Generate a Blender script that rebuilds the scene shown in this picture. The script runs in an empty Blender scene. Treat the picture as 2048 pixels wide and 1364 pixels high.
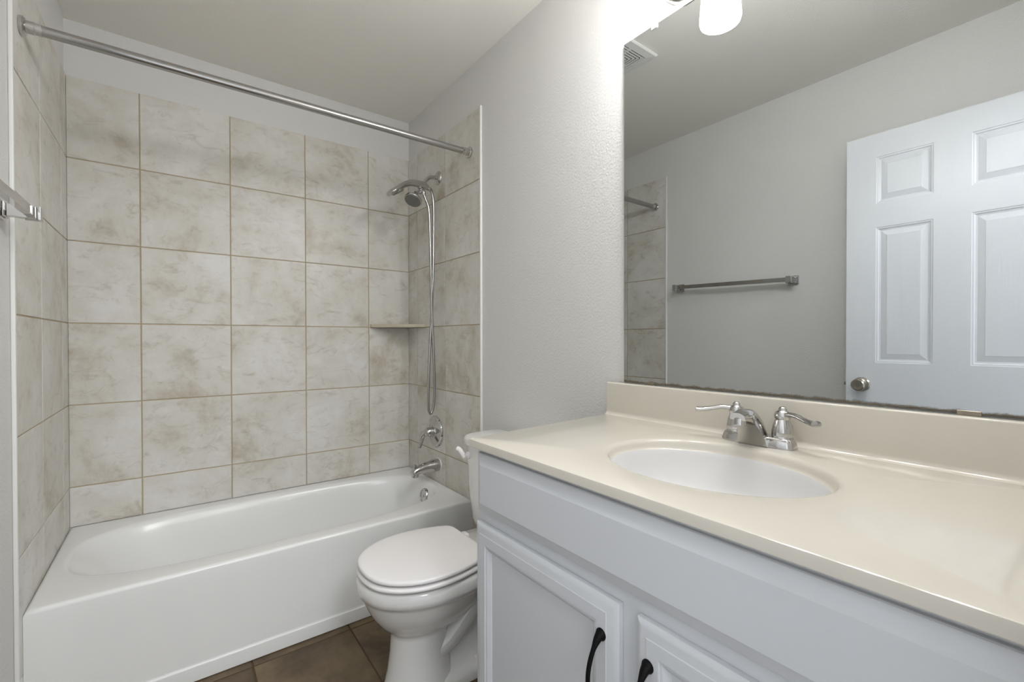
import bpy, bmesh, math, random
from mathutils import Vector, Matrix
random.seed(7)
PI = math.pi
S = bpy.context.scene
C = S.collection

# ---------------------------------------------------------------- camera
cam_d = bpy.data.cameras.new('camera'); cam = bpy.data.objects.new('camera', cam_d); C.objects.link(cam)
S.camera = cam
f_px, yaw, pitch, roll = 901.05, 0.64404, 0.00829, -0.00154
cam_d.sensor_width = 36.0; cam_d.lens = f_px*36.0/2048; cam_d.shift_y = 4.07/2048
cam_d.clip_start = 0.01
F = Vector((math.sin(yaw)*math.cos(pitch), math.cos(yaw)*math.cos(pitch), -math.sin(pitch)))
R = Vector((math.cos(yaw), -math.sin(yaw), 0)); U = R.cross(F)
R2 = R*math.cos(roll)+U*math.sin(roll); U2 = U*math.cos(roll)-R*math.sin(roll)
M = Matrix((R2, U2, -F)).transposed().to_4x4(); M.translation = Vector((0.34848, -2.5856, 1.15334))
cam.matrix_world = M

# ---------------------------------------------------------------- world, exposure
w = bpy.data.worlds.new('world'); S.world = w; w.use_nodes = True
bg = w.node_tree.nodes['Background']; bg.inputs[0].default_value = (0.92, 0.96, 1.0, 1); bg.inputs[1].default_value = 1.3
S.view_settings.view_transform = 'Standard'; S.view_settings.look = 'None'
S.view_settings.gamma = 1; S.view_settings.use_curve_mapping = False
S.view_settings.exposure = 0.10
SHADE_EMIT = 50.0            # the three opal shades over the mirror
DOORWAY_FILL = 26.0           # unseen area lamp added beyond the doorway as cool fill for the room
hl = bpy.data.lights.new('doorway_fill_light', 'AREA'); hl.energy = DOORWAY_FILL; hl.size = 0.6; hl.color = (0.93, 0.96, 1.0)
hlo = bpy.data.objects.new('doorway_fill_light', hl); C.objects.link(hlo); hlo.location = (0.62, -3.6, 2.3)
hlo.rotation_euler = (math.radians(38), 0, 0)

# ---------------------------------------------------------------- room numbers
W = 1.5; CEIL = 2.475; NEAR = -2.60
TT = 2.242; RIM = 0.378; ST = 0.3413; ZR = 1.2237; SX = 0.3402; U1 = 0.233

# ---------------------------------------------------------------- materials
def srgb(r, g, b):
    return tuple(((c/255)/12.92 if c/255 <= 0.04045 else ((c/255+0.055)/1.055)**2.4) for c in (r, g, b))+(1,)
def mat(name, col, rough=0.5, metal=0.0, bump=None, spec=0.5, coat=0.0, var=0.03):
    m = bpy.data.materials.new(name); m.use_nodes = True; nt = m.node_tree; N = nt.nodes; L = nt.links
    b = N['Principled BSDF']; b.inputs['Roughness'].default_value = rough; b.inputs['Metallic'].default_value = metal
    b.inputs['Specular IOR Level'].default_value = spec; b.inputs['Coat Weight'].default_value = coat
    b.inputs['Coat Roughness'].default_value = 0.05
    tc = N.new('ShaderNodeTexCoord'); nz = N.new('ShaderNodeTexNoise'); nz.inputs['Scale'].default_value = 4; nz.inputs['Detail'].default_value = 4
    L.new(tc.outputs['Object'], nz.inputs['Vector'])
    mx = N.new('ShaderNodeMix'); mx.data_type = 'RGBA'
    mx.inputs['A'].default_value = tuple(c*(1-var) for c in col[:3])+(1,); mx.inputs['B'].default_value = tuple(min(1, c*(1+var)) for c in col[:3])+(1,)
    L.new(nz.outputs['Fac'], mx.inputs['Factor']); L.new(mx.outputs['Result'], b.inputs['Base Color'])
    if bump:
        sc, st, dist = bump
        n2 = N.new('ShaderNodeTexNoise'); n2.inputs['Scale'].default_value = sc; n2.inputs['Detail'].default_value = 3
        L.new(tc.outputs['Object'], n2.inputs['Vector'])
        bp = N.new('ShaderNodeBump'); bp.inputs['Strength'].default_value = st; bp.inputs['Distance'].default_value = dist
        L.new(n2.outputs['Fac'], bp.inputs['Height']); L.new(bp.outputs['Normal'], b.inputs['Normal'])
    return m
def tile_mat(name, light, mid, dark, rough, veins=0.5, sc=3.2):
    """mottled ceramic: every tile reads its own offset from the tile_id colour attribute"""
    m = bpy.data.materials.new(name); m.use_nodes = True; nt = m.node_tree; N = nt.nodes; L = nt.links
    b = N['Principled BSDF']; b.inputs['Roughness'].default_value = rough; b.inputs['Specular IOR Level'].default_value = 0.4
    tc = N.new('ShaderNodeTexCoord'); at = N.new('ShaderNodeAttribute'); at.attribute_name = 'tile_id'
    sc1 = N.new('ShaderNodeVectorMath'); sc1.operation = 'SCALE'; sc1.inputs['Scale'].default_value = 23.0
    L.new(at.outputs['Color'], sc1.inputs[0])
    ad = N.new('ShaderNodeVectorMath'); ad.operation = 'ADD'; L.new(tc.outputs['Object'], ad.inputs[0]); L.new(sc1.outputs[0], ad.inputs[1])
    n1 = N.new('ShaderNodeTexNoise'); n1.inputs['Scale'].default_value = sc; n1.inputs['Detail'].default_value = 10; n1.inputs['Roughness'].default_value = 0.68; n1.inputs['Distortion'].default_value = 0.25
    L.new(ad.outputs[0], n1.inputs['Vector'])
    cr = N.new('ShaderNodeValToRGB'); e = cr.color_ramp.elements
    e[0].position = 0.38; e[0].color = light; e[1].position = 0.74; e[1].color = dark
    x = cr.color_ramp.elements.new(0.55); x.color = mid
    L.new(n1.outputs['Fac'], cr.inputs['Fac'])
    n2 = N.new('ShaderNodeTexNoise'); n2.inputs['Scale'].default_value = 13; n2.inputs['Detail'].default_value = 10; n2.inputs['Roughness'].default_value = 0.72; n2.inputs['Distortion'].default_value = 1.2
    mp = N.new('ShaderNodeMapping'); mp.inputs['Scale'].default_value = (0.75, 0.75, 1.35); mp.inputs['Rotation'].default_value = (0, 0.35, 0)
    L.new(ad.outputs[0], mp.inputs['Vector']); L.new(mp.outputs[0], n2.inputs['Vector'])
    c2 = N.new('ShaderNodeValToRGB'); q = c2.color_ramp.elements; q[0].position = 0.53; q[0].color = (1, 1, 1, 1); q[1].position = 0.70; q[1].color = (0.62, 0.57, 0.48, 1)
    L.new(n2.outputs['Fac'], c2.inputs['Fac'])
    mu = N.new('ShaderNodeMix'); mu.data_type = 'RGBA'; mu.blend_type = 'MULTIPLY'; mu.inputs['Factor'].default_value = veins
    L.new(cr.outputs['Color'], mu.inputs['A']); L.new(c2.outputs['Color'], mu.inputs['B'])
    L.new(mu.outputs['Result'], b.inputs['Base Color'])
    bp = N.new('ShaderNodeBump'); bp.inputs['Strength'].default_value = 0.25; bp.inputs['Distance'].default_value = 0.002
    L.new(n2.outputs['Fac'], bp.inputs['Height']); L.new(bp.outputs['Normal'], b.inputs['Normal'])
    return m

M_wall = mat('wall_paint', srgb(222, 221, 218), 0.55, bump=(130, 0.4, 0.004), var=0.01)
M_ceil = mat('ceiling_paint', srgb(238, 235, 228), 0.8, bump=(120, 0.5, 0.004), var=0.01)
M_tile = tile_mat('wall_tile', srgb(225, 223, 219), srgb(211, 207, 198), srgb(172, 158, 133), 0.35, 0.6)
M_ftile = tile_mat('floor_tile', srgb(116, 99, 74), srgb(84, 69, 49), srgb(56, 44, 28), 0.45, 0.5, 2.4)
M_grout = mat('wall_grout', srgb(182, 166, 138), 0.9, var=0.1)
M_fgrout = mat('floor_grout', srgb(84, 66, 42), 0.9, var=0.1)
M_trim = mat('white_trim', srgb(232, 231, 228), 0.35)
M_tub = mat('tub_enamel', srgb(236, 236, 234), 0.22, coat=0.0, var=0.005)
M_porc = mat('porcelain', srgb(234, 233, 230), 0.08, coat=0.5, var=0.005)
M_seat = mat('seat_plastic', srgb(242, 239, 238), 0.22, var=0.005)
M_chrome = mat('chrome', (0.56, 0.55, 0.54, 1), 0.06, 1.0, var=0.01)
M_satin = mat('satin_chrome', (0.43, 0.42, 0.41, 1), 0.20, 1.0, var=0.02)
M_nickel = mat('satin_nickel', (0.50, 0.46, 0.40, 1), 0.25, 1.0, var=0.02)
M_face = mat('spray_face', srgb(120, 120, 114), 0.5, 0.3)
M_cab = mat('cabinet_paint', srgb(208, 210, 213), 0.45, var=0.008)
M_cabdark = mat('cabinet_inside', srgb(70, 62, 52), 0.8)
M_marble = mat('cultured_marble', srgb(210, 204, 192), 0.12, coat=0.1, spec=0.45, var=0.01)
M_basin = mat('basin_marble', srgb(220, 219, 218), 0.25, coat=0.0, var=0.01)
M_black = mat('black_metal', srgb(10, 9, 9), 0.5, spec=0.15)
M_clip = mat('clear_plastic', srgb(225, 227, 228), 0.15)
M_clipm = mat('clip_metal', srgb(150, 140, 125), 0.35, 0.8)
M_vent = mat('vent_plastic', srgb(226, 226, 222), 0.5)
M_dark = mat('dark_gap', srgb(30, 29, 27), 0.8)
M_shelf = mat('shelf_stone', srgb(196, 188, 168), 0.3, var=0.05)

def door_mat():
    m = mat('door_paint', srgb(226, 229, 234), 0.35, var=0.004)
    nt = m.node_tree; N = nt.nodes; L = nt.links; b = N['Principled BSDF']
    tc = N.new('ShaderNodeTexCoord'); mp = N.new('ShaderNodeMapping'); mp.inputs['Scale'].default_value = (1, 14, 1.1)
    L.new(tc.outputs['Object'], mp.inputs['Vector'])
    nz = N.new('ShaderNodeTexNoise'); nz.inputs['Scale'].default_value = 9; nz.inputs['Detail'].default_value = 6; nz.inputs['Distortion'].default_value = 0.8
    L.new(mp.outputs[0], nz.inputs['Vector'])
    bp = N.new('ShaderNodeBump'); bp.inputs['Strength'].default_value = 0.35; bp.inputs['Distance'].default_value = 0.002
    L.new(nz.outputs['Fac'], bp.inputs['Height']); L.new(bp.outputs['Normal'], b.inputs['Normal'])
    return m
M_door = door_mat()
def mirror_mat():
    """silvered glass with the silvering eaten away along the bottom edge"""
    m = bpy.data.materials.new('mirror_silver'); m.use_nodes = True; nt = m.node_tree; N = nt.nodes; L = nt.links
    b = N['Principled BSDF']; b.inputs['Metallic'].default_value = 1; b.inputs['Roughness'].default_value = 0.0
    b.inputs['Base Color'].default_value = (0.545, 0.56, 0.555, 1)
    old = N.new('ShaderNodeBsdfPrincipled'); old.inputs['Base Color'].default_value = srgb(100, 90, 74); old.inputs['Roughness'].default_value = 0.4
    tc = N.new('ShaderNodeTexCoord'); sp = N.new('ShaderNodeSeparateXYZ'); L.new(tc.outputs['Object'], sp.inputs[0])
    nz = N.new('ShaderNodeTexNoise'); nz.inputs['Scale'].default_value = 22; nz.inputs['Detail'].default_value = 7; nz.inputs['Roughness'].default_value = 0.7
    L.new(tc.outputs['Object'], nz.inputs['Vector'])
    # height above the mirror's bottom edge (object origin sits there) against a ragged limit
    ma = N.new('ShaderNodeMath'); ma.operation = 'MULTIPLY_ADD'; ma.inputs[1].default_value = 0.017; ma.inputs[2].default_value = -0.0045
    L.new(nz.outputs['Fac'], ma.inputs[0])
    lt = N.new('ShaderNodeMath'); lt.operation = 'SUBTRACT'; L.new(ma.outputs[0], lt.inputs[0]); L.new(sp.outputs['Z'], lt.inputs[1])
    sm = N.new('ShaderNodeMapRange'); sm.inputs['From Min'].default_value = -0.0035; sm.inputs['From Max'].default_value = 0.0012
    L.new(lt.outputs[0], sm.inputs['Value'])
    mx = N.new('ShaderNodeMixShader'); L.new(sm.outputs[0], mx.inputs[0]); L.new(b.outputs[0], mx.inputs[1]); L.new(old.outputs[0], mx.inputs[2])
    L.new(mx.outputs[0], N['Material Output'].inputs['Surface'])
    return m
M_mirror = mirror_mat()
def glow_mat():
    m = mat('opal_glass', srgb(250, 248, 244), 0.3)
    b = m.node_tree.nodes['Principled BSDF']
    b.inputs['Emission Color'].default_value = (0.985, 0.99, 1.0, 1); b.inputs['Emission Strength'].default_value = SHADE_EMIT
    return m
M_glow = glow_mat()

# ---------------------------------------------------------------- helpers
ORG = {}
def obj(name, bm, m, parent=None, smooth=None, origin=None):
    """link bm (built in world coordinates) as one mesh object under parent"""
    o0 = ORG[parent.name] if parent else (Vector(origin) if origin else Vector((0, 0, 0)))
    bmesh.ops.remove_doubles(bm, verts=bm.verts, dist=1e-6)
    bmesh.ops.recalc_face_normals(bm, faces=bm.faces)
    bmesh.ops.translate(bm, verts=bm.verts, vec=-o0)
    me = bpy.data.meshes.new(name); 
    if smooth is not None:
        for f in bm.faces: f.smooth = True
    bm.to_mesh(me); bm.free(); me.materials.append(m)
    if smooth is not None: me.set_sharp_from_angle(angle=math.radians(smooth))
    o = bpy.data.objects.new(name, me); C.objects.link(o)
    if parent: o.parent = parent
    else: o.location = o0
    ORG[o.name] = o0
    return o
def thing(name, label, cat, loc, group=None):
    o = bpy.data.objects.new(name, None); C.objects.link(o); o.location = loc; o.empty_display_size = 0.05
    o['label'] = label; o['category'] = cat
    if group: o['group'] = group
    ORG[o.name] = Vector(loc); return o
def tag(o, label, cat): o['label'] = label; o['category'] = cat; return o
def struct(o): o['kind'] = 'structure'; return o
def box(bm, x0, y0, z0, x1, y1, z1, bev=0.0, seg=2):
    r = bmesh.ops.create_cube(bm, size=1.0)
    for v in r['verts']:
        v.co = Vector(((x0+x1)/2+v.co.x*(x1-x0), (y0+y1)/2+v.co.y*(y1-y0), (z0+z1)/2+v.co.z*(z1-z0)))
    if bev > 0:
        es = {e for v in r['verts'] for e in v.link_edges}
        bmesh.ops.bevel(bm, geom=list(es), offset=bev, segments=seg, affect='EDGES', profile=0.5, clamp_overlap=True)
    return bm
def loft(bm, rings, cap0=True, cap1=True, closed=True):
    R_ = [[bm.verts.new(p) for p in r] for r in rings]
    n = len(R_[0])
    for a, b in zip(R_, R_[1:]):
        for i in range(n if closed else n-1):
            j = (i+1) % n
            try: bm.faces.new((a[i], a[j], b[j], b[i]))
            except ValueError: pass
    if cap0: bm.faces.new(list(reversed(R_[0])))
    if cap1: bm.faces.new(R_[-1])
    return R_
def frame_for(t, ref=Vector((0, 0, 1))):
    t = t.normalized()
    if abs(t.dot(ref)) > 0.95: ref = Vector((0, 1, 0))
    a = t.cross(ref).normalized(); b = a.cross(t).normalized(); return a, b
def tube(bm, pts, rad, n=16, cap=True, flat=None):
    """rad: number or list; flat: list of (ra, rb) along path"""
    pts = [Vector(p) for p in pts]; rings = []
    a = None
    for i, p in enumerate(pts):
        t = (pts[min(i+1, len(pts)-1)]-pts[max(i-1, 0)]).normalized()
        if a is None: a, b = frame_for(t)
        else:
            a = (a-t*a.dot(t)).normalized(); b = a.cross(t).normalized()
        if flat: ra, rb = flat[i]
        else: ra = rb = rad[i] if isinstance(rad, (list, tuple)) else rad
        rings.append([p+a*(ra*math.cos(2*PI*k/n))+b*(rb*math.sin(2*PI*k/n)) for k in range(n)])
    loft(bm, rings, cap, cap); return bm
def lathe(bm, origin, axis, prof, n=32, cap0=True, cap1=True):
    """prof: (radius, distance along axis)"""
    o = Vector(origin); t = Vector(axis).normalized(); a, b = frame_for(t)
    loft(bm, [[o+t*d+a*(max(r, 1e-5)*math.cos(2*PI*k/n))+b*(max(r, 1e-5)*math.sin(2*PI*k/n)) for k in range(n)] for r, d in prof], cap0, cap1)
    return bm
def spline(pts, per=8, closed=False):
    P = [Vector(p) for p in pts]; n = len(P); out = []
    rng = range(n) if closed else range(n-1)
    for i in rng:
        if closed: p0, p1, p2, p3 = P[(i-1) % n], P[i], P[(i+1) % n], P[(i+2) % n]
        else: p0, p1, p2, p3 = P[max(i-1, 0)], P[i], P[i+1], P[min(i+2, n-1)]
        for k in range(per):
            t = k/per
            out.append(0.5*((2*p1)+(p2-p0)*t+(2*p0-5*p1+4*p2-p3)*t*t+(3*p1-p0-3*p2+p3)*t**3))
    if not closed: out.append(P[-1])
    return out
def sup(cx, cy, a, b, n, z, N=96, a2=None):
    """superellipse ring; a2 = semi axis on the negative side"""
    out = []
    for k in range(N):
        t = 2*PI*k/N; c, s = math.cos(t), math.sin(t)
        ax = a if c >= 0 or a2 is None else a2
        out.append(Vector((cx+ax*math.copysign(abs(c)**(2/n), c), cy+b*math.copysign(abs(s)**(2/n), s), z)))
    return out
def raycast_poly(c, d, poly):
    best = None
    for i in range(len(poly)):
        p, q = poly[i], poly[(i+1) % len(poly)]
        ex, ey = q[0]-p[0], q[1]-p[1]; den = d[0]*ey-d[1]*ex
        if abs(den) < 1e-12: continue
        t = ((p[0]-c[0])*ey-(p[1]-c[1])*ex)/den; u = ((p[0]-c[0])*d[1]-(p[1]-c[1])*d[0])/den
        if t > 0 and -1e-6 <= u <= 1+1e-6 and (best is None or t < best): best = t
    return (c[0]+d[0]*best, c[1]+d[1]*best)
def ring_angles(c, poly, N=120):
    A = [2*PI*k/N for k in range(N)]+[math.atan2(p[1]-c[1], p[0]-c[0]) % (2*PI) for p in poly]
    A = sorted(A); out = [A[0]]
    for a in A[1:]:
        if a-out[-1] > 0.004: out.append(a)
        elif any(abs(a-(math.atan2(p[1]-c[1], p[0]-c[0]) % (2*PI))) < 1e-9 for p in poly): out[-1] = a
    return out
def inset(poly, d):
    """inset a counter-clockwise convex polygon"""
    out = []; n = len(poly)
    for i in range(n):
        p0, p1, p2 = [Vector(poly[j % n]) for j in (i-1, i, i+1)]
        e1 = (p1-p0).normalized(); e2 = (p2-p1).normalized()
        n1 = Vector((-e1.y, e1.x)); n2 = Vector((-e2.y, e2.x))
        k = d/(1+n1.dot(n2)); out.append(tuple(p1+(n1+n2)*k))
    return out
def selp(c, a, b, n, ang, a2=None):
    """superellipse point at a true polar angle"""
    dx, dy = math.cos(ang), math.sin(ang); ax = a if dx >= 0 or a2 is None else a2
    r = (abs(dx/ax)**n+abs(dy/b)**n)**(-1/n); return (c[0]+dx*r, c[1]+dy*r)

# ---------------------------------------------------------------- shell
def plainbox(name, *a, m=None, parent=None):
    bm = bmesh.new(); box(bm, *a); return obj(name, bm, m, parent)
D = 0.007    # the tile stands this proud of the paint
wl = struct(plainbox('wall_left', -0.12, NEAR-0.12, 0, -D, 0.12+D, CEIL, m=M_wall))
wb = struct(plainbox('wall_back', -D, D, 0, W+D, 0.12+D, CEIL, m=M_wall))
wr = struct(plainbox('wall_right', W+D, NEAR-0.12, 0, W+0.12, 0.12+D, CEIL, m=M_wall))
bm = bmesh.new()
DX0, DX1, DH = 0.085, 0.815, 2.085
box(bm, -D, NEAR-0.11, 0, DX0, NEAR, CEIL); box(bm, DX1, NEAR-0.11, 0, W+D, NEAR, CEIL); box(bm, DX0, NEAR-0.11, DH, DX1, NEAR, CEIL)
wn = struct(obj('wall_near', bm, M_wall))
struct(plainbox('ceiling', -0.12, NEAR-0.12, CEIL, W+0.12, 0.12+D, CEIL+0.1, m=M_ceil))
# door casing
bm = bmesh.new()
box(bm, DX0-0.055, NEAR, 0, DX0-0.001, NEAR+0.012, DH+0.055, 0.003); box(bm, DX1+0.001, NEAR, 0, DX1+0.055, NEAR+0.012, DH+0.055, 0.003)
box(bm, DX0-0.0005, NEAR, DH+0.001, DX1+0.0005, NEAR+0.012, DH+0.055, 0.003)
struct(obj('trim_1', bm, M_trim))

def tiles(name, org, ud, vd, nd, ub, vb, m, parent, gap=0.0045, th=0.006, bev=0.0012, skip=None):
    """a field of real tiles between break lines; nd = outward direction, face lies at org plane"""
    org, ud, vd, nd = map(Vector, (org, ud, vd, nd)); bm = bmesh.new()
    lay = bm.loops.layers.color.new('tile_id')
    for u0, u1 in zip(ub, ub[1:]):
        for v0, v1 in zip(vb, vb[1:]):
            a0 = u0+(gap/2 if u0 != ub[0] else 0); a1 = u1-(gap/2 if u1 != ub[-1] else 0)
            b0 = v0+(gap/2 if v0 != vb[0] else 0); b1 = v1-(gap/2 if v1 != vb[-1] else 0)
            col = (random.random(), random.random(), random.random(), 1)
            def P(u, v, d): return org+ud*u+vd*v+nd*d
            rg = [[P(a0, b0, -th), P(a1, b0, -th), P(a1, b1, -th), P(a0, b1, -th)],
                  [P(a0, b0, -bev), P(a1, b0, -bev), P(a1, b1, -bev), P(a0, b1, -bev)],
                  [P(a0+bev, b0+bev, 0), P(a1-bev, b0+bev, 0), P(a1-bev, b1-bev, 0), P(a0+bev, b1-bev, 0)]]
            n0 = len(bm.faces); loft(bm, rg, False, True); bm.faces.ensure_lookup_table()
            for f in bm.faces[n0:]:
                for l in f.loops: l[lay] = col
    bmesh.ops.recalc_face_normals(bm, faces=bm.faces)
    o0 = ORG[parent.name] if parent else Vector((0, 0, 0))
    me = bpy.data.meshes.new(name); bmesh.ops.translate(bm, verts=bm.verts, vec=-o0); bm.to_mesh(me); bm.free(); me.materials.append(m)
    o = bpy.data.objects.new(name, me); C.objects.link(o)
    if parent: o.parent = parent
    ORG[o.name] = o0; return o
rows = [RIM-0.002]+[ZR-2*ST, ZR-ST, ZR, ZR+ST, ZR+2*ST]+[TT]
# back wall
plainbox('grout', 0.0, 0.0025, RIM, W, D, TT-0.001, m=M_grout, parent=wb)
tiles('tile_surround', (0, 0, 0), (1, 0, 0), (0, 0, 1), (0, -1, 0), [0.0, U1, U1+SX, U1+2*SX, U1+3*SX, W], rows, M_tile, wb)
# side walls run down past the tub front to the floor
YR, YL = -0.803, -0.775
rows2 = [0.003, ZR-3*ST]+rows[1:]
for nm, xx, sx_, ye, y1, par in (('right', W, -1, YR, -0.123, wr), ('left', 0.0, 1, YL, -0.118, wl)):
    x0, x1 = (W+0.0025, W+D) if nm == 'right' else (-D, -0.0025)
    plainbox('grout', x0, ye, 0.002, x1, 0.0, TT-0.001, m=M_grout, parent=par)
    tiles('tile_surround', (xx, 0, 0), (0, -1, 0), (0, 0, 1), (sx_, 0, 0), [0.0, -y1, -y1+SX, -ye], rows2, M_tile, par)
    bm = bmesh.new()
    if nm == 'right': box(bm, W-0.004, ye-0.0115, 0.0, W+D, ye-0.0005, TT+0.004, 0.003, 3)
    else: box(bm, -D, ye-0.012, 0.0, 0.003, ye-0.0005, TT+0.004, 0.003, 3)
    struct(obj('trim_2' if nm == 'right' else 'trim_3', bm, M_trim))
# floor
gx = [0.905-0.34*k for k in range(4, -4, -1)]; gx = [-D]+[x for x in gx if -D < x < W+D]+[W+D]
gy = sorted([-0.772-0.34*k for k in range(-2, 7)]); gy = [NEAR]+[y for y in gy if NEAR+0.02 < y < 0.0]+[D]
fl = struct(plainbox('floor', -0.12, NEAR-0.9, -0.1, W+0.12, 0.12, -0.0025, m=M_fgrout))
tiles('floor_tile', (0, 0, 0), (1, 0, 0), (0, 1, 0), (0, 0, 1), gx, gy, M_ftile, fl, gap=0.006, th=0.006)
# baseboards
bm = bmesh.new(); box(bm, -D, NEAR+0.02, 0.0, 0.006, YL-0.012, 0.085, 0.003); struct(obj('baseboard_left', bm, M_trim))
bm = bmesh.new(); box(bm, W-0.006, -1.63, 0.0, W+D, YR-0.012, 0.085, 0.003); struct(obj('baseboard_right', bm, M_trim))

# ---------------------------------------------------------------- six-panel room door standing open against the left wall
door = struct(thing('door_1', '', '', (0.09, -2.55, 0.01)))
del door['label']; del door['category']
XF, XB = 0.130, 0.095
ys = [-2.550, -2.440, -2.250, -2.138, -1.947, -1.837]
zs = [0.012, 0.235, 0.835, 1.046, 1.651, 1.757, 1.966, 2.070]
pan = {(1, 1), (3, 1), (1, 3), (3, 3), (1, 5), (3, 5)}
bm = bmesh.new()
def rect(y0, y1, z0, z1, x, i): return [Vector((x, y0+i, z0+i)), Vector((x, y1-i, z0+i)), Vector((x, y1-i, z1-i)), Vector((x, y0+i, z1-i))]
def panelled(bm, ys, zs, pan, xf, sgn, prof, back=None):
    for i in range(len(ys)-1):
        for j in range(len(zs)-1):
            if (i, j) in pan:
                loft(bm, [rect(ys[i], ys[i+1], zs[j], zs[j+1], xf-sgn*d, s) for s, d in prof], False, True)
            else: bm.faces.new([bm.verts.new(v) for v in rect(ys[i], ys[i+1], zs[j], zs[j+1], xf, 0)])
dprof = [(0, 0), (0.002, 0.0018), (0.007, 0.0022), (0.011, 0.0055), (0.017, 0.0065), (0.038, 0.0022), (0.0395, 0.0015)]
panelled(bm, ys, zs, pan, XF, 1, dprof); panelled(bm, ys, zs, pan, XB, -1, dprof)
def rim_faces(bm, y0, y1, z0, z1, xa, xb):
    A = [bm.verts.new(v) for v in rect(y0, y1, z0, z1, xa, 0)]; B = [bm.verts.new(v) for v in rect(y0, y1, z0, z1, xb, 0)]
    for i in range(4): bm.faces.new((A[i], A[(i+1) % 4], B[(i+1) % 4], B[i]))
rim_faces(bm, ys[0], ys[-1], zs[0], zs[-1], XF, XB)
obj('door_leaf', bm, M_door, door)
for sg, x0 in ((1, XF), (-1, XB)):
    bm = bmesh.new()
    k = 1.0 if sg == 1 else 0.92
    lathe(bm, (x0, -1.897, 0.945), (sg, 0, 0), [(0.033, 0), (0.033, 0.003), (0.029, 0.008), (0.018, 0.011), (0.0115, 0.016), (0.0115, 0.028), (0.018, 0.034), (0.0255, 0.040), (0.0275, 0.047*k), (0.026, 0.056*k), (0.022, 0.060*k), (0.015, 0.0595*k), (0.0145, 0.057*k), (0.008, 0.057*k), (0.006, 0.060*k), (0.001, 0.060*k)])
    obj('door_knob', bm, M_nickel, door, 35)
bm = bmesh.new(); box(bm, XB+0.005, -1.8372, 0.915, XF-0.005, -1.8355, 0.975, 0.0005); box(bm, XB+0.011, -1.836, 0.938, XF-0.011, -1.826, 0.952, 0.001)
obj('latch_plate', bm, M_nickel, door)
for z in (0.25, 1.05, 1.85):
    bm = bmesh.new(); lathe(bm, (XF+0.004, -2.556, z-0.045), (0, 0, 1), [(0.006, 0), (0.006, 0.09)], 12); box(bm, XF-0.03, -2.5515, z-0.044, XF, -2.5502, z+0.044)
    obj('hinge', bm, M_nickel, door)

# ---------------------------------------------------------------- bathtub
tub = thing('bathtub', 'white enamel alcove bathtub with straight apron between the tiled walls', 'bathtub', (0.75, -0.37, 0))
bc = (0.75, -0.36)
g = 0.0005
poly = [(g, -0.731), (W-g, -0.731), (W-g, -g), (g, -g)]
A = ring_angles(bc, poly, 160)
bm = bmesh.new(); rings = []
def pr(ins, z):
    q = inset(poly, ins); return [Vector((*raycast_poly(bc, (math.cos(a), math.sin(a)), q), z)) for a in A]
def er(a, b, n, z, cx=bc[0], a2=None): return [Vector((*selp((cx, bc[1]), a, b, n, t, a2), z)) for t in A]
RT = RIM
rings += [pr(0.0, RT-0.05)]+[pr(0.013*(1-math.cos(PI/2*k/6)), RT-0.013*(1-math.sin(PI/2*k/6))) for k in range(7)]+[pr(0.03, RT)]
rings = rings
rings += [er(0.712, 0.300, 3.2, RT), er(0.705, 0.293, 3.2, RT-0.0015), er(0.697, 0.285, 3.2, RT-0.007), er(0.690, 0.279, 3.2, RT-0.018)]
for s, z in ((0.15, 0.335), (0.35, 0.27), (0.6, 0.20), (0.85, 0.135), (0.97, 0.105), (1.0, 0.092)):
    # the left end lies back, the right end stands steep
    rings.append(er(0.690-0.085*s, 0.279-0.070*s, 3.2+0.3*s, z, bc[0]+0.0, 0.690-0.27*s))
rings.append(er(0.57, 0.18, 3.2, 0.083, a2=0.40)); rings.append(er(0.4, 0.10, 3.0, 0.081, a2=0.28)); rings.append(er(0.01, 0.01, 2, 0.080))
loft(bm, rings, False, True)
obj('tub_basin', bm, M_tub, tub, 60)
# apron: profile (y, z) swept along x
bm = bmesh.new()
prof = [(-0.731, RT-0.050), (-0.731, 0.30), (-0.731, 0.060), (-0.7315, 0.0555), (-0.7335, 0.0525), (-0.7375, 0.051), (-0.738, 0.048), (-0.738, 0.003), (-0.72, 0.003), (-0.72, RT-0.050)]
loft(bm, [[Vector((x, y, z)) for y, z in prof] for x in (g, W-g)], True, True)
obj('apron', bm, M_tub, tub, 35)
bm = bmesh.new(); lathe(bm, (1.421, -0.37, 0.312), (-1, 0, 0.12), [(0.040, -0.008), (0.040, 0.003), (0.037, 0.008), (0.031, 0.009), (0.029, 0.006), (0.004, 0.006), (0.004, 0.009), (0.0001, 0.0095)])
obj('overflow_plate', bm, M_chrome, tub, 40)
bm = bmesh.new(); lathe(bm, (1.24, -0.36, 0.081), (0, 0, 1), [(0.032, 0), (0.032, 0.003), (0.026, 0.004), (0.022, 0.002), (0.0001, 0.003)])
obj('drain', bm, M_chrome, tub, 40)

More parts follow.
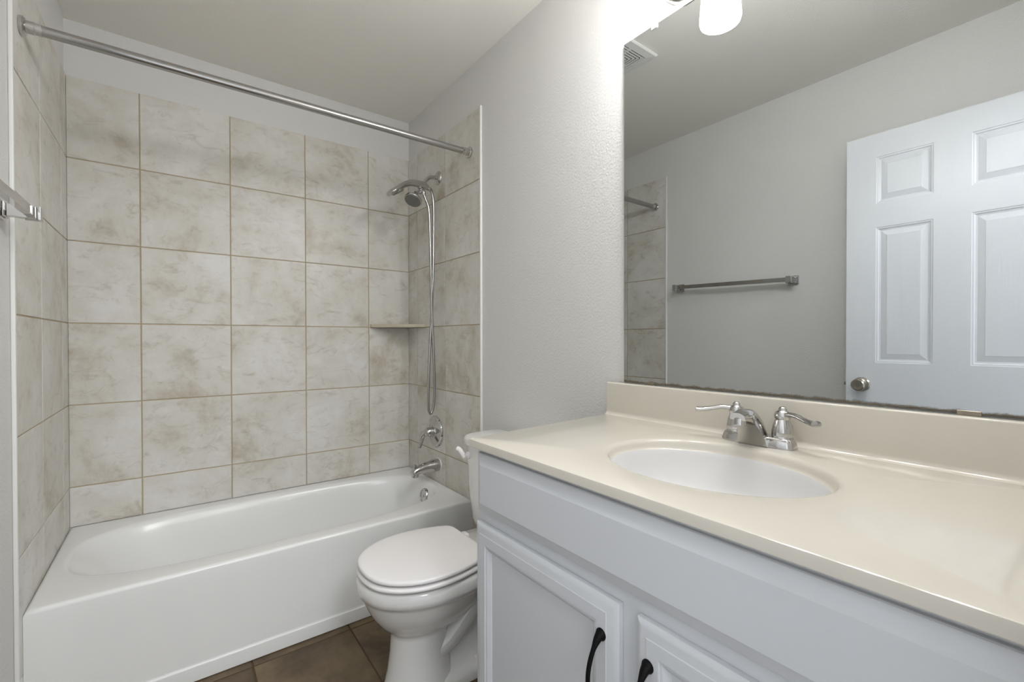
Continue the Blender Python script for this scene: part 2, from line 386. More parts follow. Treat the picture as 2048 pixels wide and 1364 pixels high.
# ---------------------------------------------------------------- shower rod
rod = thing('shower_curtain_rod', 'chrome tension shower rod spanning the alcove above the tub front', 'shower rod', (0.75, -0.706, 2.055))
y0, z0, y1, z1 = -0.698, 2.058, -0.716, 2.056
def rp(t): return (W*t, y0+(y1-y0)*t, z0+(z1-z0)*t)
bm = bmesh.new(); tube(bm, [rp(0.012), rp(0.66)], 0.0150, 24); obj('rod_tube', bm, M_satin, rod, 40)
bm = bmesh.new(); tube(bm, [rp(0.65), rp(0.988)], 0.0143, 24); obj('rod_tube', bm, M_satin, rod, 40)
for t, d in ((0, 1), (1, -1)):
    bm = bmesh.new(); lathe(bm, Vector(rp(t))+Vector((d*0.0005, 0, 0)), (d, 0, 0), [(0.025, 0), (0.0265, 0.003), (0.0265, 0.008), (0.022, 0.012), (0.0175, 0.013), (0.0175, 0.030), (0.0165, 0.031), (0.0165, 0.046), (0.0143, 0.047)])
    obj('end_flange', bm, M_chrome, rod, 35)

# ---------------------------------------------------------------- shower set
sh = thing('shower_set', 'chrome shower arm with fixed head, hand shower and looping metal hose', 'shower head', (1.5, -0.388, 2.026))
bm = bmesh.new(); lathe(bm, (W-0.0005, -0.388, 2.026), (-1, 0, 0), [(0.037, 0), (0.037, 0.002), (0.033, 0.007), (0.022, 0.012), (0.013, 0.015)]); obj('wall_flange', bm, M_chrome, sh, 40)
bm = bmesh.new(); tube(bm, spline([(1.495, -0.388, 2.026), (1.47, -0.388, 2.025), (1.445, -0.388, 2.018), (1.425, -0.390, 1.998), (1.412, -0.392, 1.978)], 6), 0.0105, 16)
obj('shower_arm', bm, M_chrome, sh, 40)
bm = bmesh.new()
lathe(bm, (1.416, -0.392, 1.985), (-0.45, 0, -0.9), [(0.012, 0), (0.017, 0.003), (0.019, 0.012), (0.019, 0.035), (0.015, 0.045), (0.011, 0.055), (0.011, 0.075)], 20)
tube(bm, [(1.40, -0.392, 1.955), (1.425, -0.40, 1.955)], 0.012, 14)
tube(bm, [(1.385, -0.395, 1.945), (1.398, -0.410, 1.925)], 0.010, 14)
obj('diverter_bracket', bm, M_chrome, sh, 40)
bm = bmesh.new()
hd = Vector((-0.42, -0.30, -0.86)).normalized(); hc = Vector((1.352, -0.418, 1.905))
tube(bm, [(1.378, -0.397, 1.925), (1.366, -0.406, 1.913), hc+Vector((0.006, 0.003, 0.004))], 0.0095, 14)
lathe(bm, hc, hd, [(0.010, -0.012), (0.014, -0.004), (0.015, 0.004), (0.022, 0.014), (0.033, 0.026), (0.042, 0.034), (0.0455, 0.039), (0.0455, 0.045), (0.043, 0.048)])
fh = obj('fixed_head', bm, M_chrome, sh, 35)
bm = bmesh.new(); lathe(bm, hc+hd*0.0478, hd, [(0.0415, 0), (0.040, 0.003), (0.030, 0.0045), (0.0001, 0.005)])
for rr, nn in ((0.014, 7), (0.024, 12), (0.034, 18)):
    a_, b_ = frame_for(hd)
    for k in range(nn):
        an = 2*PI*k/nn; lathe(bm, hc+hd*0.0515+a_*(rr*math.cos(an))+b_*(rr*math.sin(an)), hd, [(0.0017, 0), (0.0012, 0.0028)], 8)
obj('spray_face', bm, M_face, fh, 40)
# hand shower: flattened paddle
bm = bmesh.new()
hp = spline([(1.432, -0.402, 1.952), (1.41, -0.405, 1.962), (1.37, -0.408, 1.965), (1.325, -0.411, 1.958), (1.285, -0.414, 1.937), (1.25, -0.417, 1.910), (1.222, -0.420, 1.888), (1.205, -0.421, 1.876)], 6)
L_ = len(hp); fl_ = []
for i in range(L_):
    t = i/(L_-1)
    if t < 0.45: wv = 0.0135+0.006*math.sin(t/0.45*PI*0.5); hv = 0.0135+0.005*math.sin(t/0.45*PI*0.8)
    else:
        q = (t-0.45)/0.55; wv = 0.0195+(0.043-0.0195)*math.sin(min(1, q*1.5)*PI/2)**1.3; hv = 0.0164-0.0015*q
        if q > 0.62: e_ = math.sqrt(max(0.0, 1-((q-0.62)/0.38)**2)); wv *= max(0.12, e_); hv *= max(0.4, e_)
    if i == 0: wv, hv = 0.008, 0.008
    fl_.append((wv, hv))
tube(bm, hp, 0, 20, flat=fl_)
hs = obj('hand_shower', bm, M_chrome, sh, 50)
bm = bmesh.new()
nrm = Vector((0.55, 0, -0.83)).normalized(); cc = Vector((1.252, -0.4170, 1.908)); ax1 = Vector((-0.83, 0, -0.55)).normalized(); ax2 = Vector((0, 1, 0))
loft(bm, [[cc+nrm*d+ax1*(s*0.031*math.cos(2*PI*k/32))+ax2*(s*0.035*math.sin(2*PI*k/32)) for k in range(32)] for s, d in ((1.0, 0.004), (1.0, 0.0145), (0.93, 0.017), (0.0001, 0.0175))])
obj('spray_face', bm, M_face, hs, 40)
# hose, one loop
bm = bmesh.new()
hose = spline([(1.402, -0.408, 1.930), (1.412, -0.410, 1.895), (1.432, -0.410, 1.84), (1.440, -0.408, 1.70), (1.446, -0.406, 1.50), (1.451, -0.404, 1.31), (1.462, -0.402, 1.08), (1.467, -0.400, 0.93), (1.466, -0.399, 0.83), (1.458, -0.397, 0.775), (1.445, -0.396, 0.756), (1.434, -0.398, 0.775), (1.430, -0.402, 0.83), (1.432, -0.404, 0.95), (1.440, -0.402, 1.10), (1.456, -0.396, 1.32), (1.466, -0.392, 1.55), (1.470, -0.390, 1.75), (1.469, -0.392, 1.87), (1.461, -0.396, 1.925), (1.448, -0.400, 1.951), (1.434, -0.402, 1.954)], 9)
tube(bm, hose, 0.0072, 12); obj('hose', bm, M_satin, sh, 60)
for p, q in (((1.402, -0.408, 1.934), (1.410, -0.410, 1.900)), ((1.432, -0.402, 1.953), (1.449, -0.400, 1.951))):
    bm = bmesh.new(); p, q = Vector(p), Vector(q); lathe(bm, p, q-p, [(0.0095, 0), (0.0105, 0.003), (0.0105, 0.014), (0.008, 0.02), (0.007, 0.024)], 16); obj('hose_nut', bm, M_chrome, sh, 35)

# valve
va = thing('shower_valve', 'round chrome shower valve plate with curved lever under the hose loop', 'faucet', (1.5, -0.352, 0.648))
vc = Vector((W-0.0005, -0.352, 0.648))
bm = bmesh.new(); lathe(bm, vc, (-1, 0, 0), [(0.086, 0), (0.086, 0.004), (0.082, 0.009), (0.072, 0.012), (0.066, 0.009), (0.050, 0.012), (0.034, 0.016), (0.030, 0.022)], 48); obj('escutcheon', bm, M_chrome, va, 30)
bm = bmesh.new(); lathe(bm, vc+Vector((-0.015, 0, 0)), (-1, 0, 0), [(0.028, 0), (0.027, 0.020), (0.024, 0.034), (0.020, 0.046), (0.012, 0.052), (0.0001, 0.054)], 28)
tube(bm, spline([vc+Vector(p) for p in ((-0.050, 0.0, 0.004), (-0.060, 0.012, -0.004), (-0.068, 0.026, -0.026), (-0.070, 0.034, -0.052), (-0.072, 0.040, -0.074), (-0.078, 0.042, -0.088))], 5), 0, 16,
     flat=[(0.021-0.009*(i/25), 0.017-0.010*(i/25)) for i in range(26)])
obj('valve_lever', bm, M_chrome, va, 45)

# tub spout
sp = thing('tub_spout', 'chrome tub spout with diverter knob over the tub end', 'faucet', (1.5, -0.382, 0.468))
bm = bmesh.new()
pts = [(1.498, 0.470, .034, .034), (1.49, 0.470, .034, .034), (1.46, 0.469, .031, .032), (1.42, 0.466, .026, .028), (1.385, 0.461, .024, .024), (1.36, 0.456, .0235, .022), (1.347, 0.452, .022, .020), (1.342, 0.451, .016, .014)]
loft(bm, [[Vector((x, -0.382+ry*math.cos(2*PI*k/28), z+rz*math.sin(2*PI*k/28))) for k in range(28)] for x, z, ry, rz in pts])
lathe(bm, (1.362, -0.382, 0.452), (0, 0, -1), [(0.019, 0), (0.019, 0.024), (0.015, 0.026), (0.0001, 0.024)], 24)
obj('spout_body', bm, M_chrome, sp, 45)
bm = bmesh.new(); lathe(bm, (1.362, -0.382, 0.474), (0, 0, 1), [(0.004, 0), (0.004, 0.008), (0.009, 0.010), (0.009, 0.016), (0.006, 0.018), (0.0001, 0.0185)], 16); obj('diverter_knob', bm, M_chrome, sp, 35)
bm = bmesh.new(); lathe(bm, (W-0.0003, -0.382, 0.470), (-1, 0, 0), [(0.0385, 0), (0.0385, 0.003), (0.035, 0.004)], 28); obj('caulk_ring', bm, M_trim, sp, 35)

# corner shelf
bm = bmesh.new()
zt = 1.2405; sp_pts = [(W-0.001, -0.001), (1.262, -0.001), (1.262, -0.018)]
arc = [(1.262+(1.482-1.262)*t+0.03*math.sin(t*PI)*-0.35, -0.018+(-0.243+0.018)*t+0.03*math.sin(t*PI)*-0.35) for t in [k/14 for k in range(15)]]
out = [(W-0.001, -0.001), (1.262, -0.001)]+arc+[(W-0.001, -0.243)]
loft(bm, [[Vector((x, y, z)) for x, y in out] for z in (zt-0.017, zt)])
tag(obj('corner_shelf', bm, M_shelf, None, origin=(1.42, -0.08, zt-0.017)), 'small beige stone shelf in the tiled corner beside the shower hose', 'shelf')

# ---------------------------------------------------------------- toilet
toi = thing('toilet', 'white two-piece toilet with closed lid between bathtub and vanity', 'toilet', (1.10, -1.185, 0))
TY = -1.185
def TX(u, v, z): return Vector((W-u, TY+v, z))
def bowl_ring(uf, ub, wd, z, uc=None, nf=2.1, nb=2.6, N=64):
    uc = uc if uc is not None else ub+(uf-ub)*0.46; out = []
    for k in range(N):
        t = 2*PI*k/N; c, s = math.cos(t), math.sin(t); n = nf if c >= 0 else nb
        a = (uf-uc) if c >= 0 else (uc-ub)
        out.append(TX(uc+a*math.copysign(abs(c)**(2/n), c), wd*math.copysign(abs(s)**(2/n), s), z))
    return out
bm = bmesh.new()
loft(bm, [bowl_ring(*a) for a in (
    (0.60, 0.36, 0.11, 0.375), (0.655, 0.31, 0.150, 0.389), (0.678, 0.27, 0.172, 0.3945), (0.690, 0.255, 0.182, 0.391), (0.695, 0.25, 0.187, 0.382), (0.696, 0.25, 0.188, 0.362), (0.692, 0.25, 0.185, 0.347), (0.684, 0.255, 0.178, 0.342),
    (0.680, 0.26, 0.172, 0.330), (0.670, 0.27, 0.163, 0.305), (0.655, 0.285, 0.149, 0.275), (0.635, 0.31, 0.128, 0.245), (0.612, 0.34, 0.103, 0.220), (0.597, 0.37, 0.087, 0.206), (0.590, 0.385, 0.080, 0.198),
    (0.589, 0.40, 0.078, 0.185), (0.592, 0.40, 0.079, 0.13), (0.600, 0.39, 0.084, 0.07), (0.612, 0.37, 0.094, 0.02), (0.618, 0.36, 0.098, 0.002))])
# rear body under the bowl and the tank deck
def rr_ring(u0, u1, wd, z, n=4, N=64):
    return [TX((u0+u1)/2+(u1-u0)/2*math.copysign(abs(math.cos(2*PI*k/N))**(2/n), math.cos(2*PI*k/N)), wd*math.copysign(abs(math.sin(2*PI*k/N))**(2/n), math.sin(2*PI*k/N)), z) for k in range(N)]
loft(bm, [rr_ring(*a) for a in ((0.10, 0.50, 0.112, 0.002, 3), (0.10, 0.50, 0.112, 0.022, 3), (0.105, 0.49, 0.106, 0.034, 3), (0.115, 0.48, 0.085, 0.046, 3), (0.13, 0.48, 0.060, 0.075, 3), (0.14, 0.48, 0.052, 0.14, 3), (0.13, 0.47, 0.060, 0.22, 3), (0.10, 0.45, 0.090, 0.29, 3), (0.06, 0.40, 0.125, 0.335, 3.5), (0.05, 0.36, 0.145, 0.36, 4), (0.05, 0.34, 0.150, 0.382, 4), (0.055, 0.33, 0.145, 0.388, 4), (0.10, 0.30, 0.10, 0.389, 4))])
for sgn in (-1, 1):   # the trapway bulging from the sides
    tube(bm, spline([TX(0.57, sgn*0.0, 0.12), TX(0.50, sgn*0.028, 0.115), TX(0.43, sgn*0.046, 0.125), TX(0.36, sgn*0.056, 0.185), TX(0.29, sgn*0.062, 0.25), TX(0.22, sgn*0.060, 0.235), TX(0.19, sgn*0.055, 0.15), TX(0.18, sgn*0.05, 0.04)], 6), 0.036, 18)
obj('bowl', bm, M_porc, toi, 50)
for sgn in (-1, 1):
    bm = bmesh.new(); lathe(bm, TX(0.32, sgn*0.092, 0.030), (0, 0, 1), [(0.016, 0), (0.016, 0.006), (0.0135, 0.009), (0.0125, 0.026), (0.010, 0.031), (0.0001, 0.033)], 20); obj('bolt_cap', bm, M_seat, toi, 40)
half = [(.688, 0), (.683, .052), (.664, .100), (.622, .144), (.562, .174), (.495, .185), (.425, .180), (.362, .165), (.318, .148), (.299, .130), (.294, .105), (.294, .04)]
pts = half+[(u, -v) for u, v in reversed(half[1:])]
ol = [(p.x, p.y) for p in spline([(u, v, 0) for u, v in pts], 4, True)]
def olr(s, z, grow=0.0):
    uc = 0.49; return [TX(uc+(u-uc)*s+(grow if u > uc else 0), v*s, z) for u, v in ol]
bm = bmesh.new()   # seat ring
loft(bm, [olr(0.60, 0.403), olr(0.62, 0.4005), olr(0.98, 0.4005), olr(1.012, 0.4025), olr(1.024, 0.407), olr(1.018, 0.412), olr(0.99, 0.4150), olr(0.62, 0.415), olr(0.60, 0.412), olr(0.60, 0.403)], False, False)
obj('seat', bm, M_seat, toi, 50)
bm = bmesh.new()
loft(bm, [olr(0.94, 0.4215), olr(0.975, 0.4215), olr(0.995, 0.4235), olr(1.0, 0.4275), olr(0.992, 0.4325), olr(0.975, 0.4350), olr(0.93, 0.4365), olr(0.6, 0.439), olr(0.2, 0.440)])
obj('lid', bm, M_seat, toi, 50)
for sgn in (-1, 1):
    bm = bmesh.new(); box(bm, W-0.292, TY+sgn*0.075-0.018, 0.3895, W-0.258, TY+sgn*0.075+0.018, 0.418, 0.006, 3); obj('hinge', bm, M_seat, toi, 50)
# tank
def tk(u0, u1, wd, z, n=5.5, bow=0.012):
    r = rr_ring(u0, u1, wd, z, n)
    for p in r:
        u = W-p.x
        if u > (u0+u1)/2: p.x -= bow*(1-((p.y-TY)/wd)**2)
    return r
bm = bmesh.new()
loft(bm, [tk(*a) for a in ((0.04, 0.16, 0.13, 0.392), (0.03, 0.175, 0.150, 0.398), (0.022, 0.188, 0.166, 0.412), (0.018, 0.194, 0.176, 0.44), (0.014, 0.200, 0.190, 0.54), (0.012, 0.204, 0.198, 0.66), (0.012, 0.206, 0.202, 0.728))])
obj('tank', bm, M_porc, toi, 50)
bm = bmesh.new()
loft(bm, [tk(*a) for a in ((0.012, 0.205, 0.200, 0.727), (0.008, 0.214, 0.211, 0.729), (0.006, 0.217, 0.215, 0.735), (0.006, 0.217, 0.215, 0.748), (0.008, 0.214, 0.212, 0.757), (0.014, 0.206, 0.204, 0.764), (0.03, 0.19, 0.19, 0.767))])
obj('tank_lid', bm, M_porc, toi, 50)
bm = bmesh.new()
lathe(bm, TX(0.205, 0.145, 0.690), (-1, 0, 0), [(0.015, 0), (0.014, 0.010), (0.008, 0.013), (0.007, 0.020)], 18)
tube(bm, spline([TX(0.220, 0.152, 0.678), TX(0.222, 0.162, 0.686), TX(0.226, 0.173, 0.699), TX(0.230, 0.183, 0.708), TX(0.234, 0.192, 0.711)], 5), 0, 12, flat=[(0.0095, 0.0120-0.002*(i/20)) for i in range(21)])
obj('flush_lever', bm, M_seat, toi, 45)

# ---------------------------------------------------------------- vanity cabinet
van = thing('vanity_cabinet', 'grey-white painted vanity cabinet with false drawer front and two panelled doors', 'cabinet', (1.2, -2.11, 0))
VY0, VY1 = -2.578, -1.650; FX = 0.950
bm = bmesh.new()
box(bm, FX+0.0195, VY1-0.018, 0.0, W-0.001, VY1, 0.8885); box(bm, FX+0.0195, VY0, 0.0, W-0.001, VY0+0.018, 0.8885); box(bm, FX+0.07, VY0+0.018, 0.0, FX+0.085, VY1-0.018, 0.10); box(bm, FX+0.02, VY0+0.018, 0.10, W-0.002, VY1-0.018, 0.115)
obj('carcass', bm, M_cab, van)
bm = bmesh.new()
for a in ((VY1-0.045, VY1, 0.0, 0.8885), (VY0, VY0+0.045, 0.0, 0.8885), (-2.165, -2.085, 0.14, 0.70)): box(bm, FX, a[0], a[2], FX+0.019, a[1], a[3])
box(bm, FX, VY0+0.045, 0.70, FX+0.019, VY1-0.045, 0.8885); box(bm, FX, VY0+0.045, 0.10, FX+0.019, VY1-0.045, 0.14)
obj('face_frame', bm, M_cab, van)
FD = 0.931    # front plane of doors and drawer front
def front(name, y0, y1, z0, z1, prof, parent):
    bm = bmesh.new(); loft(bm, [rect(y0, y1, z0, z1, FX-0.0005, 0)]+[rect(y0, y1, z0, z1, FD+d, s) for s, d in prof], True, True); return obj(name, bm, M_cab, parent, 20)
front('drawer_front', -2.572, -1.656, 0.737, 0.878, [(0, 0.013), (0.0015, 0.0108), (0.004, 0.0092), (0.010, 0.0068), (0.022, 0.0018), (0.0235, 0.0006), (0.0250, 0.0)], van)
vprof = [(0, 0.009), (0.0015, 0.0072), (0.004, 0.0056), (0.011, 0.0036), (0.0215, 0.0012), (0.0225, 0.0), (0.044, 0.0), (0.0455, 0.0028), (0.048, 0.0022), (0.051, 0.0030), (0.0585, 0.0085), (0.060, 0.0110), (0.0610, 0.0110)]
def handle(yc, parent):
    zt_, zb_ = 0.648, 0.520; bm = bmesh.new()
    ps = []; fl2 = []
    for i in range(25):
        t = i/24; z = zt_+(zb_-zt_)*t; x = FD-0.004-0.029*math.sin(t*PI)**0.75
        yy = yc+0.0
        e = abs(2*t-1); ps.append((x, yy, z)); r_ = 0.0042+0.0042*max(0, (e-0.72)/0.28)**1.2; fl2.append((r_, r_*0.85))
    ps = [(FD, yc, zt_+0.001)]+ps+[(FD, yc, zb_-0.001)]; fl2 = [(0.010, 0.008)]+fl2+[(0.010, 0.008)]
    tube(bm, ps, 0, 14, flat=fl2)
    for z in (zt_, zb_): lathe(bm, (FD, yc, z), (-1, 0, 0), [(0.0105, 0.0), (0.0105, 0.002), (0.008, 0.006), (0.004, 0.0085), (0.0001, 0.009)], 16)
    return obj('handle', bm, M_black, parent, 50)
d1 = front('cabinet_door', -2.095, -1.656, 0.118, 0.7115, vprof, van); h = handle(-2.063, d1); h['label'] = 'black arched handle'
d2 = front('cabinet_door', -2.571, -2.132, 0.118, 0.7115, vprof, van); h = handle(-2.158, d2); h['label'] = 'black arched handle'

# ---------------------------------------------------------------- countertop with moulded sink
CZ = 0.911; CT = 0.020
ct = thing('vanity_countertop', 'cream cultured marble countertop with moulded oval sink and backsplash', 'countertop', (1.2, -2.1, CZ-CT))
sc = (1.1956, -2.1064)
poly = [(0.924, -2.590), (1.498, -2.590), (1.498, -1.592), (0.924, -1.640)]
A = ring_angles(sc, poly, 144)
def pr2(ins, z): 
    q = inset(poly, ins); return [Vector((*raycast_poly(sc, (math.cos(a), math.sin(a)), q), z)) for a in A]
def er2(a, b, z, n=2.0, dx=0): return [Vector((*selp((sc[0]+dx, sc[1]), b, a, n, t), z)) for t in A]
bm = bmesh.new()
loft(bm, [pr2(0.03, CZ-CT), pr2(0.002, CZ-CT), pr2(0.0, CZ-CT+0.002), pr2(0.0, CZ-0.004), pr2(0.0012, CZ-0.0012), pr2(0.004, CZ),
          er2(0.255, 0.215, CZ), er2(0.2225, 0.1845, CZ), er2(0.2185, 0.1805, CZ-0.0006), er2(0.2150, 0.1770, CZ-0.0022), er2(0.2120, 0.1740, CZ-0.0048), er2(0.2098, 0.1718, CZ-0.0095), er2(0.2080, 0.1700, CZ-0.0165), er2(0.2062, 0.1682, CZ-0.0205), er2(0.2035, 0.1655, CZ-0.0225)], False, False)
obj('slab', bm, M_marble, ct, 40)
bm = bmesh.new()
loft(bm, [er2(0.2035, 0.1655, CZ-0.0225), er2(0.2020, 0.1640, CZ-0.0250), er2(0.1995, 0.1615, CZ-0.034), er2(0.192, 0.154, CZ-0.056), er2(0.180, 0.142, CZ-0.083), er2(0.155, 0.118, CZ-0.108), er2(0.118, 0.086, CZ-0.126), er2(0.075, 0.052, CZ-0.136), er2(0.03, 0.028, CZ-0.140), er2(0.022, 0.022, CZ-0.141)], False, True)
obj('sink_basin', bm, M_basin, ct, 60)
bm = bmesh.new(); lathe(bm, (sc[0], sc[1], CZ-0.141), (0, 0, 1), [(0.022, 0), (0.022, 0.003), (0.018, 0.004), (0.014, 0.001), (0.0001, 0.004)], 24); obj('drain', bm, M_chrome, ct, 40)
bm = bmesh.new()   # backsplash profile (x, z) with cove at its foot
cv = [(1.478-0.012*(1-math.sin(t)), CZ+0.012*(1-math.cos(t))) for t in [PI/2*k/8 for k in range(9)]]
prof = [(1.4665, CZ-0.003)]+cv+[(1.478, CZ+0.098), (1.4785, CZ+0.1005), (1.480, CZ+0.102), (1.4825, CZ+0.1025), (1.499, CZ+0.1025), (1.499, CZ-0.003)]
loft(bm, [[Vector((x, y, z)) for x, z in prof] for y in (-2.590, -1.596)])
obj('backsplash', bm, M_marble, ct, 35)

# ---------------------------------------------------------------- faucet
fa = thing('sink_faucet', 'chrome two-handle centerset faucet behind the oval sink', 'faucet', (1.43, -2.093, CZ))
FY = -2.093
bm = bmesh.new()
N_ = 72
def bp_ring(a, b, z, n=5): return [Vector((1.433+a*math.copysign(abs(math.cos(2*PI*k/N_))**(2/3.2), math.cos(2*PI*k/N_)), FY+b*math.copysign(abs(math.sin(2*PI*k/N_))**(2/n), math.sin(2*PI*k/N_)), z)) for k in range(N_)]
loft(bm, [bp_ring(0.0265, 0.081, CZ+0.0005), bp_ring(0.0265, 0.081, CZ+0.004), bp_ring(0.0245, 0.079, CZ+0.012), bp_ring(0.0225, 0.076, CZ+0.019), bp_ring(0.019, 0.072, CZ+0.0225), bp_ring(0.010, 0.06, CZ+0.0235)])
obj('base_plate', bm, M_chrome, fa, 40)
# spout: concave skirt below, rounded ridge above
under = spline([(1.402, 0, CZ+0.001), (1.398, 0, CZ+0.018), (1.388, 0, CZ+0.036), (1.372, 0, CZ+0.052), (1.353, 0, CZ+0.061), (1.338, 0, CZ+0.064)], 5)
top = spline([(1.452, 0, CZ+0.014), (1.440, 0, CZ+0.040), (1.422, 0, CZ+0.064), (1.398, 0, CZ+0.080), (1.368, 0, CZ+0.086), (1.333, 0, CZ+0.080)], 5)
bm = bmesh.new(); rings = []; n_ = len(under)
for i, (a, b) in enumerate(zip(under, top)):
    t = i/(n_-1); wb_ = 0.0345-0.0175*t**0.8; wt_ = wb_*(0.62+0.25*t)
    mid = a.lerp(b, 0.38)
    ring = [(a, -wb_), (a, -wb_*0.5), (a, 0), (a, wb_*0.5), (a, wb_), (mid, wb_*0.97), (a.lerp(b, 0.75), wt_), (b, wt_*0.45), (b, 0), (b, -wt_*0.45), (a.lerp(b, 0.75), -wt_), (mid, -wb_*0.97)]
    rings.append([Vector((p.x, FY+yy, p.z)) for p, yy in ring])
loft(bm, rings)
lathe(bm, (1.3485, FY, CZ+0.067), (-0.12, 0, -1), [(0.0135, 0), (0.0135, 0.014), (0.012, 0.0155), (0.0001, 0.012)], 24)
obj('spout', bm, M_chrome, fa, 38)
bm = bmesh.new()   # the small dark emblem on the spout skirt
def em(y, z): return Vector((1.4020-0.0075*((z-CZ)/0.03)**1.6-0.0012, FY+y, z))
for q in (((0.0045, 0.027), (0.0015, 0.036), (-0.0005, 0.036), (-0.0055, 0.024), (-0.002, 0.024), (0.0005, 0.0305), (0.0025, 0.027)), ((0.0075, 0.034), (0.0055, 0.034), (0.0045, 0.030), (0.0065, 0.030))):
    loft(bm, [[em(y, CZ+z)+Vector((d, 0, 0)) for y, z in q] for d in (-0.0002, 0.0012)])
obj('emblem', bm, M_dark, fa)
for sg in (1, -1):
    hy = FY+sg*0.0515; o_ = Vector((1.436, hy, CZ+0.0215))
    bm = bmesh.new()
    lathe(bm, o_, (0, 0, 1), [(0.0225, 0), (0.0225, 0.002), (0.0215, 0.004), (0.0225, 0.006), (0.0220, 0.016), (0.0195, 0.028), (0.0160, 0.038), (0.0145, 0.042)], 32)
    lathe(bm, o_+Vector((0, 0, 0.041)), (0, 0, 1), [(0.0145, 0), (0.0165, 0.003), (0.0170, 0.009), (0.0150, 0.016), (0.0100, 0.019), (0.0085, 0.021), (0.0080, 0.025), (0.0050, 0.028), (0.0001, 0.029)], 32)
    pth = spline([o_+Vector((0, 0, 0.051)), o_+Vector((-0.006, sg*0.016, 0.054)), o_+Vector((-0.016, sg*0.034, 0.054)), o_+Vector((-0.027, sg*0.054, 0.049)), o_+Vector((-0.037, sg*0.072, 0.046)), o_+Vector((-0.043, sg*0.082, 0.047))], 5)
    m_ = len(pth)
    tube(bm, pth, 0, 14, flat=[((0.0078+0.0020*math.cos(i/(m_-1)*2*PI)+0.0022*(i/(m_-1)))*(0.45 if i == m_-1 else 1), (0.0068-0.0014*math.sin(i/(m_-1)*PI))*(0.45 if i == m_-1 else 1)) for i in range(m_)])
    obj('tap_handle', bm, M_chrome, fa, 40)

# ---------------------------------------------------------------- mirror
MB_, MT_ = 1.0170, 2.0900; MY0, MY1 = -2.585, -1.648
mr = thing('wall_mirror', 'large frameless wall mirror above the backsplash with worn bottom edge', 'mirror', (W, -2.11, MB_))
bm = bmesh.new(); box(bm, W, MY0, MB_, W+0.0065, MY1, MT_, 0.0006, 1); obj('mirror_glass', bm, M_mirror, mr)
for y in (-1.762, -2.42):
    bm = bmesh.new(); box(bm, W-0.0035, y-0.010, MT_-0.012, W-0.0003, y+0.010, MT_+0.004, 0.0012, 2); box(bm, W-0.0035, y-0.010, MT_+0.0005, W+0.0065, y+0.010, MT_+0.018, 0.002, 2)
    lathe(bm, (W-0.0035, y, MT_+0.010), (-1, 0, 0), [(0.0045, 0), (0.004, 0.0015), (0.0001, 0.002)], 12)
    c = obj('clip', bm, M_clip, mr, 40); c['label'] = 'clear plastic clip'
for y in (-1.745, -2.431):
    bm = bmesh.new(); box(bm, W-0.0020, y-0.016, MB_-0.003, W-0.0003, y+0.016, MB_+0.0055, 0.0004, 1); c = obj('clip', bm, M_clipm, mr); c['label'] = 'metal channel clip'

# ---------------------------------------------------------------- vanity light
vl = thing('vanity_light', 'brushed nickel bar light with white opal shades above the mirror', 'light', (W, -2.20, 2.155))
bm = bmesh.new()
def stad(y0, y1, zc, h, x, N=20):
    r_ = h/2; out = []
    for k in range(N+1): t = -PI/2+PI*k/N; out.append(Vector((x, y1-r_+r_*math.cos(t), zc+r_*math.sin(t))))
    for k in range(N+1): t = PI/2+PI*k/N; out.append(Vector((x, y0+r_+r_*math.cos(t), zc+r_*math.sin(t))))
    return out
ly0, ly1, lz = -2.412, -1.800, 2.160
loft(bm, [stad(ly0+i, ly1-i, lz, 0.118-2*i, x) for x, i in ((W+D-0.0005, 0), (W-0.016, 0), (W-0.024, 0.003), (W-0.030, 0.010), (W-0.032, 0.02))])
obj('back_plate', bm, M_satin, vl, 40)
for y in (-1.898, -2.106, -2.314):
    bm = bmesh.new(); tube(bm, spline([(W-0.025, y, 2.17), (W-0.05, y, 2.20), (W-0.09, y, 2.245), (W-0.118, y, 2.25), (W-0.122, y, 2.215)], 6), 0.009, 14)
    lathe(bm, (W-0.122, y, 2.232), (0, 0, -1), [(0.010, 0), (0.032, 0.006), (0.034, 0.028), (0.032, 0.030)], 24); obj('shade_holder', bm, M_satin, vl, 40)
    bm = bmesh.new(); lathe(bm, (W-0.122, y, 2.208), (0, 0, -1), [(0.031, 0.0), (0.040, 0.008), (0.047, 0.03), (0.052, 0.07), (0.0555, 0.115), (0.0560, 0.128), (0.0535, 0.137), (0.043, 0.1435), (0.022, 0.147), (0.0001, 0.148)], 40)
    s_ = obj('lamp_shade', bm, M_glow, vl, 50); s_['label'] = 'glowing white opal glass shade'

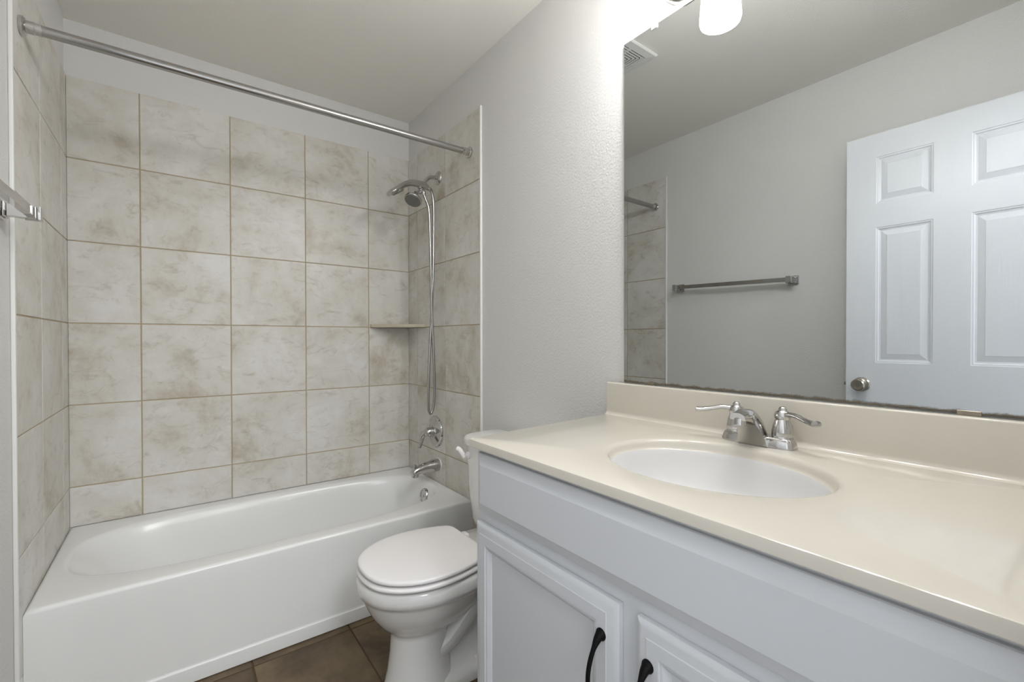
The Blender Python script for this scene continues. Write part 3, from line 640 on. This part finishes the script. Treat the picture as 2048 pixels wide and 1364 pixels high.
# ---------------------------------------------------------------- towel bar on the left wall
tb = thing('towel_bar', 'chrome square-post towel bar on the left wall, seen again in the mirror', 'towel bar', (0, -1.22, 1.48))
zz = lambda y: 1.486+(y+0.875)*0.028
for y in (-0.890, -1.560):
    z = zz(y); bm = bmesh.new()
    box(bm, -D, y-0.026, z-0.024, 0.004, y+0.026, z+0.024, 0.002, 2); box(bm, 0.004, y-0.020, z-0.019, 0.010, y+0.020, z+0.019, 0.002, 2)
    box(bm, 0.010, y-0.010, z-0.0165, 0.064, y+0.010, z+0.0165, 0.0015, 2)
    obj('post', bm, M_chrome, tb)
    e = 1 if y > -1.2 else -1
    bm = bmesh.new(); box(bm, 0.040, min(y+e*0.010, y+e*0.014), z-0.019, 0.072, max(y+e*0.010, y+e*0.014), z-0.013, 0.001, 2); box(bm, 0.066, min(y-e*0.010, y+e*0.014), z-0.019, 0.072, max(y-e*0.010, y+e*0.014), z+0.017, 0.001, 2); obj('end_cap', bm, M_chrome, tb)
bm = bmesh.new()
za, zb_ = zz(-0.90), zz(-1.55)
loft(bm, [[Vector((x, y, z+dz)) for x, dz in ((0.045, -0.011), (0.062, -0.011), (0.062, 0.011), (0.045, 0.011))] for y, z in ((-1.5515, zb_), (-0.8985, za))])
obj('bar', bm, M_chrome, tb)

# ---------------------------------------------------------------- ceiling exhaust grille
ev = thing('exhaust_vent', 'square white exhaust fan grille on the ceiling, visible only in the mirror', 'vent', (0.99, -1.175, CEIL))
ex0, ex1, ey0, ey1 = 0.85, 1.13, -1.315, -1.035
exc, eyc = (ex0+ex1)/2, (ey0+ey1)/2
def sq(h, z): return [Vector((exc-h, eyc-h, z)), Vector((exc+h, eyc-h, z)), Vector((exc+h, eyc+h, z)), Vector((exc-h, eyc+h, z))]
bm = bmesh.new(); loft(bm, [sq(0.135, CEIL-0.0005), sq(0.140, CEIL-0.004), sq(0.140, CEIL-0.008), sq(0.134, CEIL-0.013), sq(0.100, CEIL-0.015), sq(0.0985, CEIL-0.009), sq(0.0985, CEIL-0.003)], False, False)
obj('grille_frame', bm, M_vent, ev)
bm = bmesh.new(); loft(bm, [sq(0.097, CEIL-0.001), sq(0.097, CEIL-0.003)]); obj('opening', bm, M_dark, ev)
bm = bmesh.new()
hh = 0.094
while hh > 0.012:
    loft(bm, [sq(hh, CEIL-0.012), sq(hh, CEIL-0.0145), sq(hh-0.0075, CEIL-0.0145), sq(hh-0.0075, CEIL-0.012), sq(hh, CEIL-0.012)], False, False); hh -= 0.0135
loft(bm, [sq(max(hh, 0.006), CEIL-0.006), sq(max(hh, 0.006), CEIL-0.0145)])
box(bm, exc-0.003, eyc-0.098, CEIL-0.012, exc+0.003, eyc+0.098, CEIL-0.005); box(bm, exc-0.098, eyc-0.003, CEIL-0.012, exc+0.098, eyc+0.003, CEIL-0.005)
obj('louvre', bm, M_vent, ev)
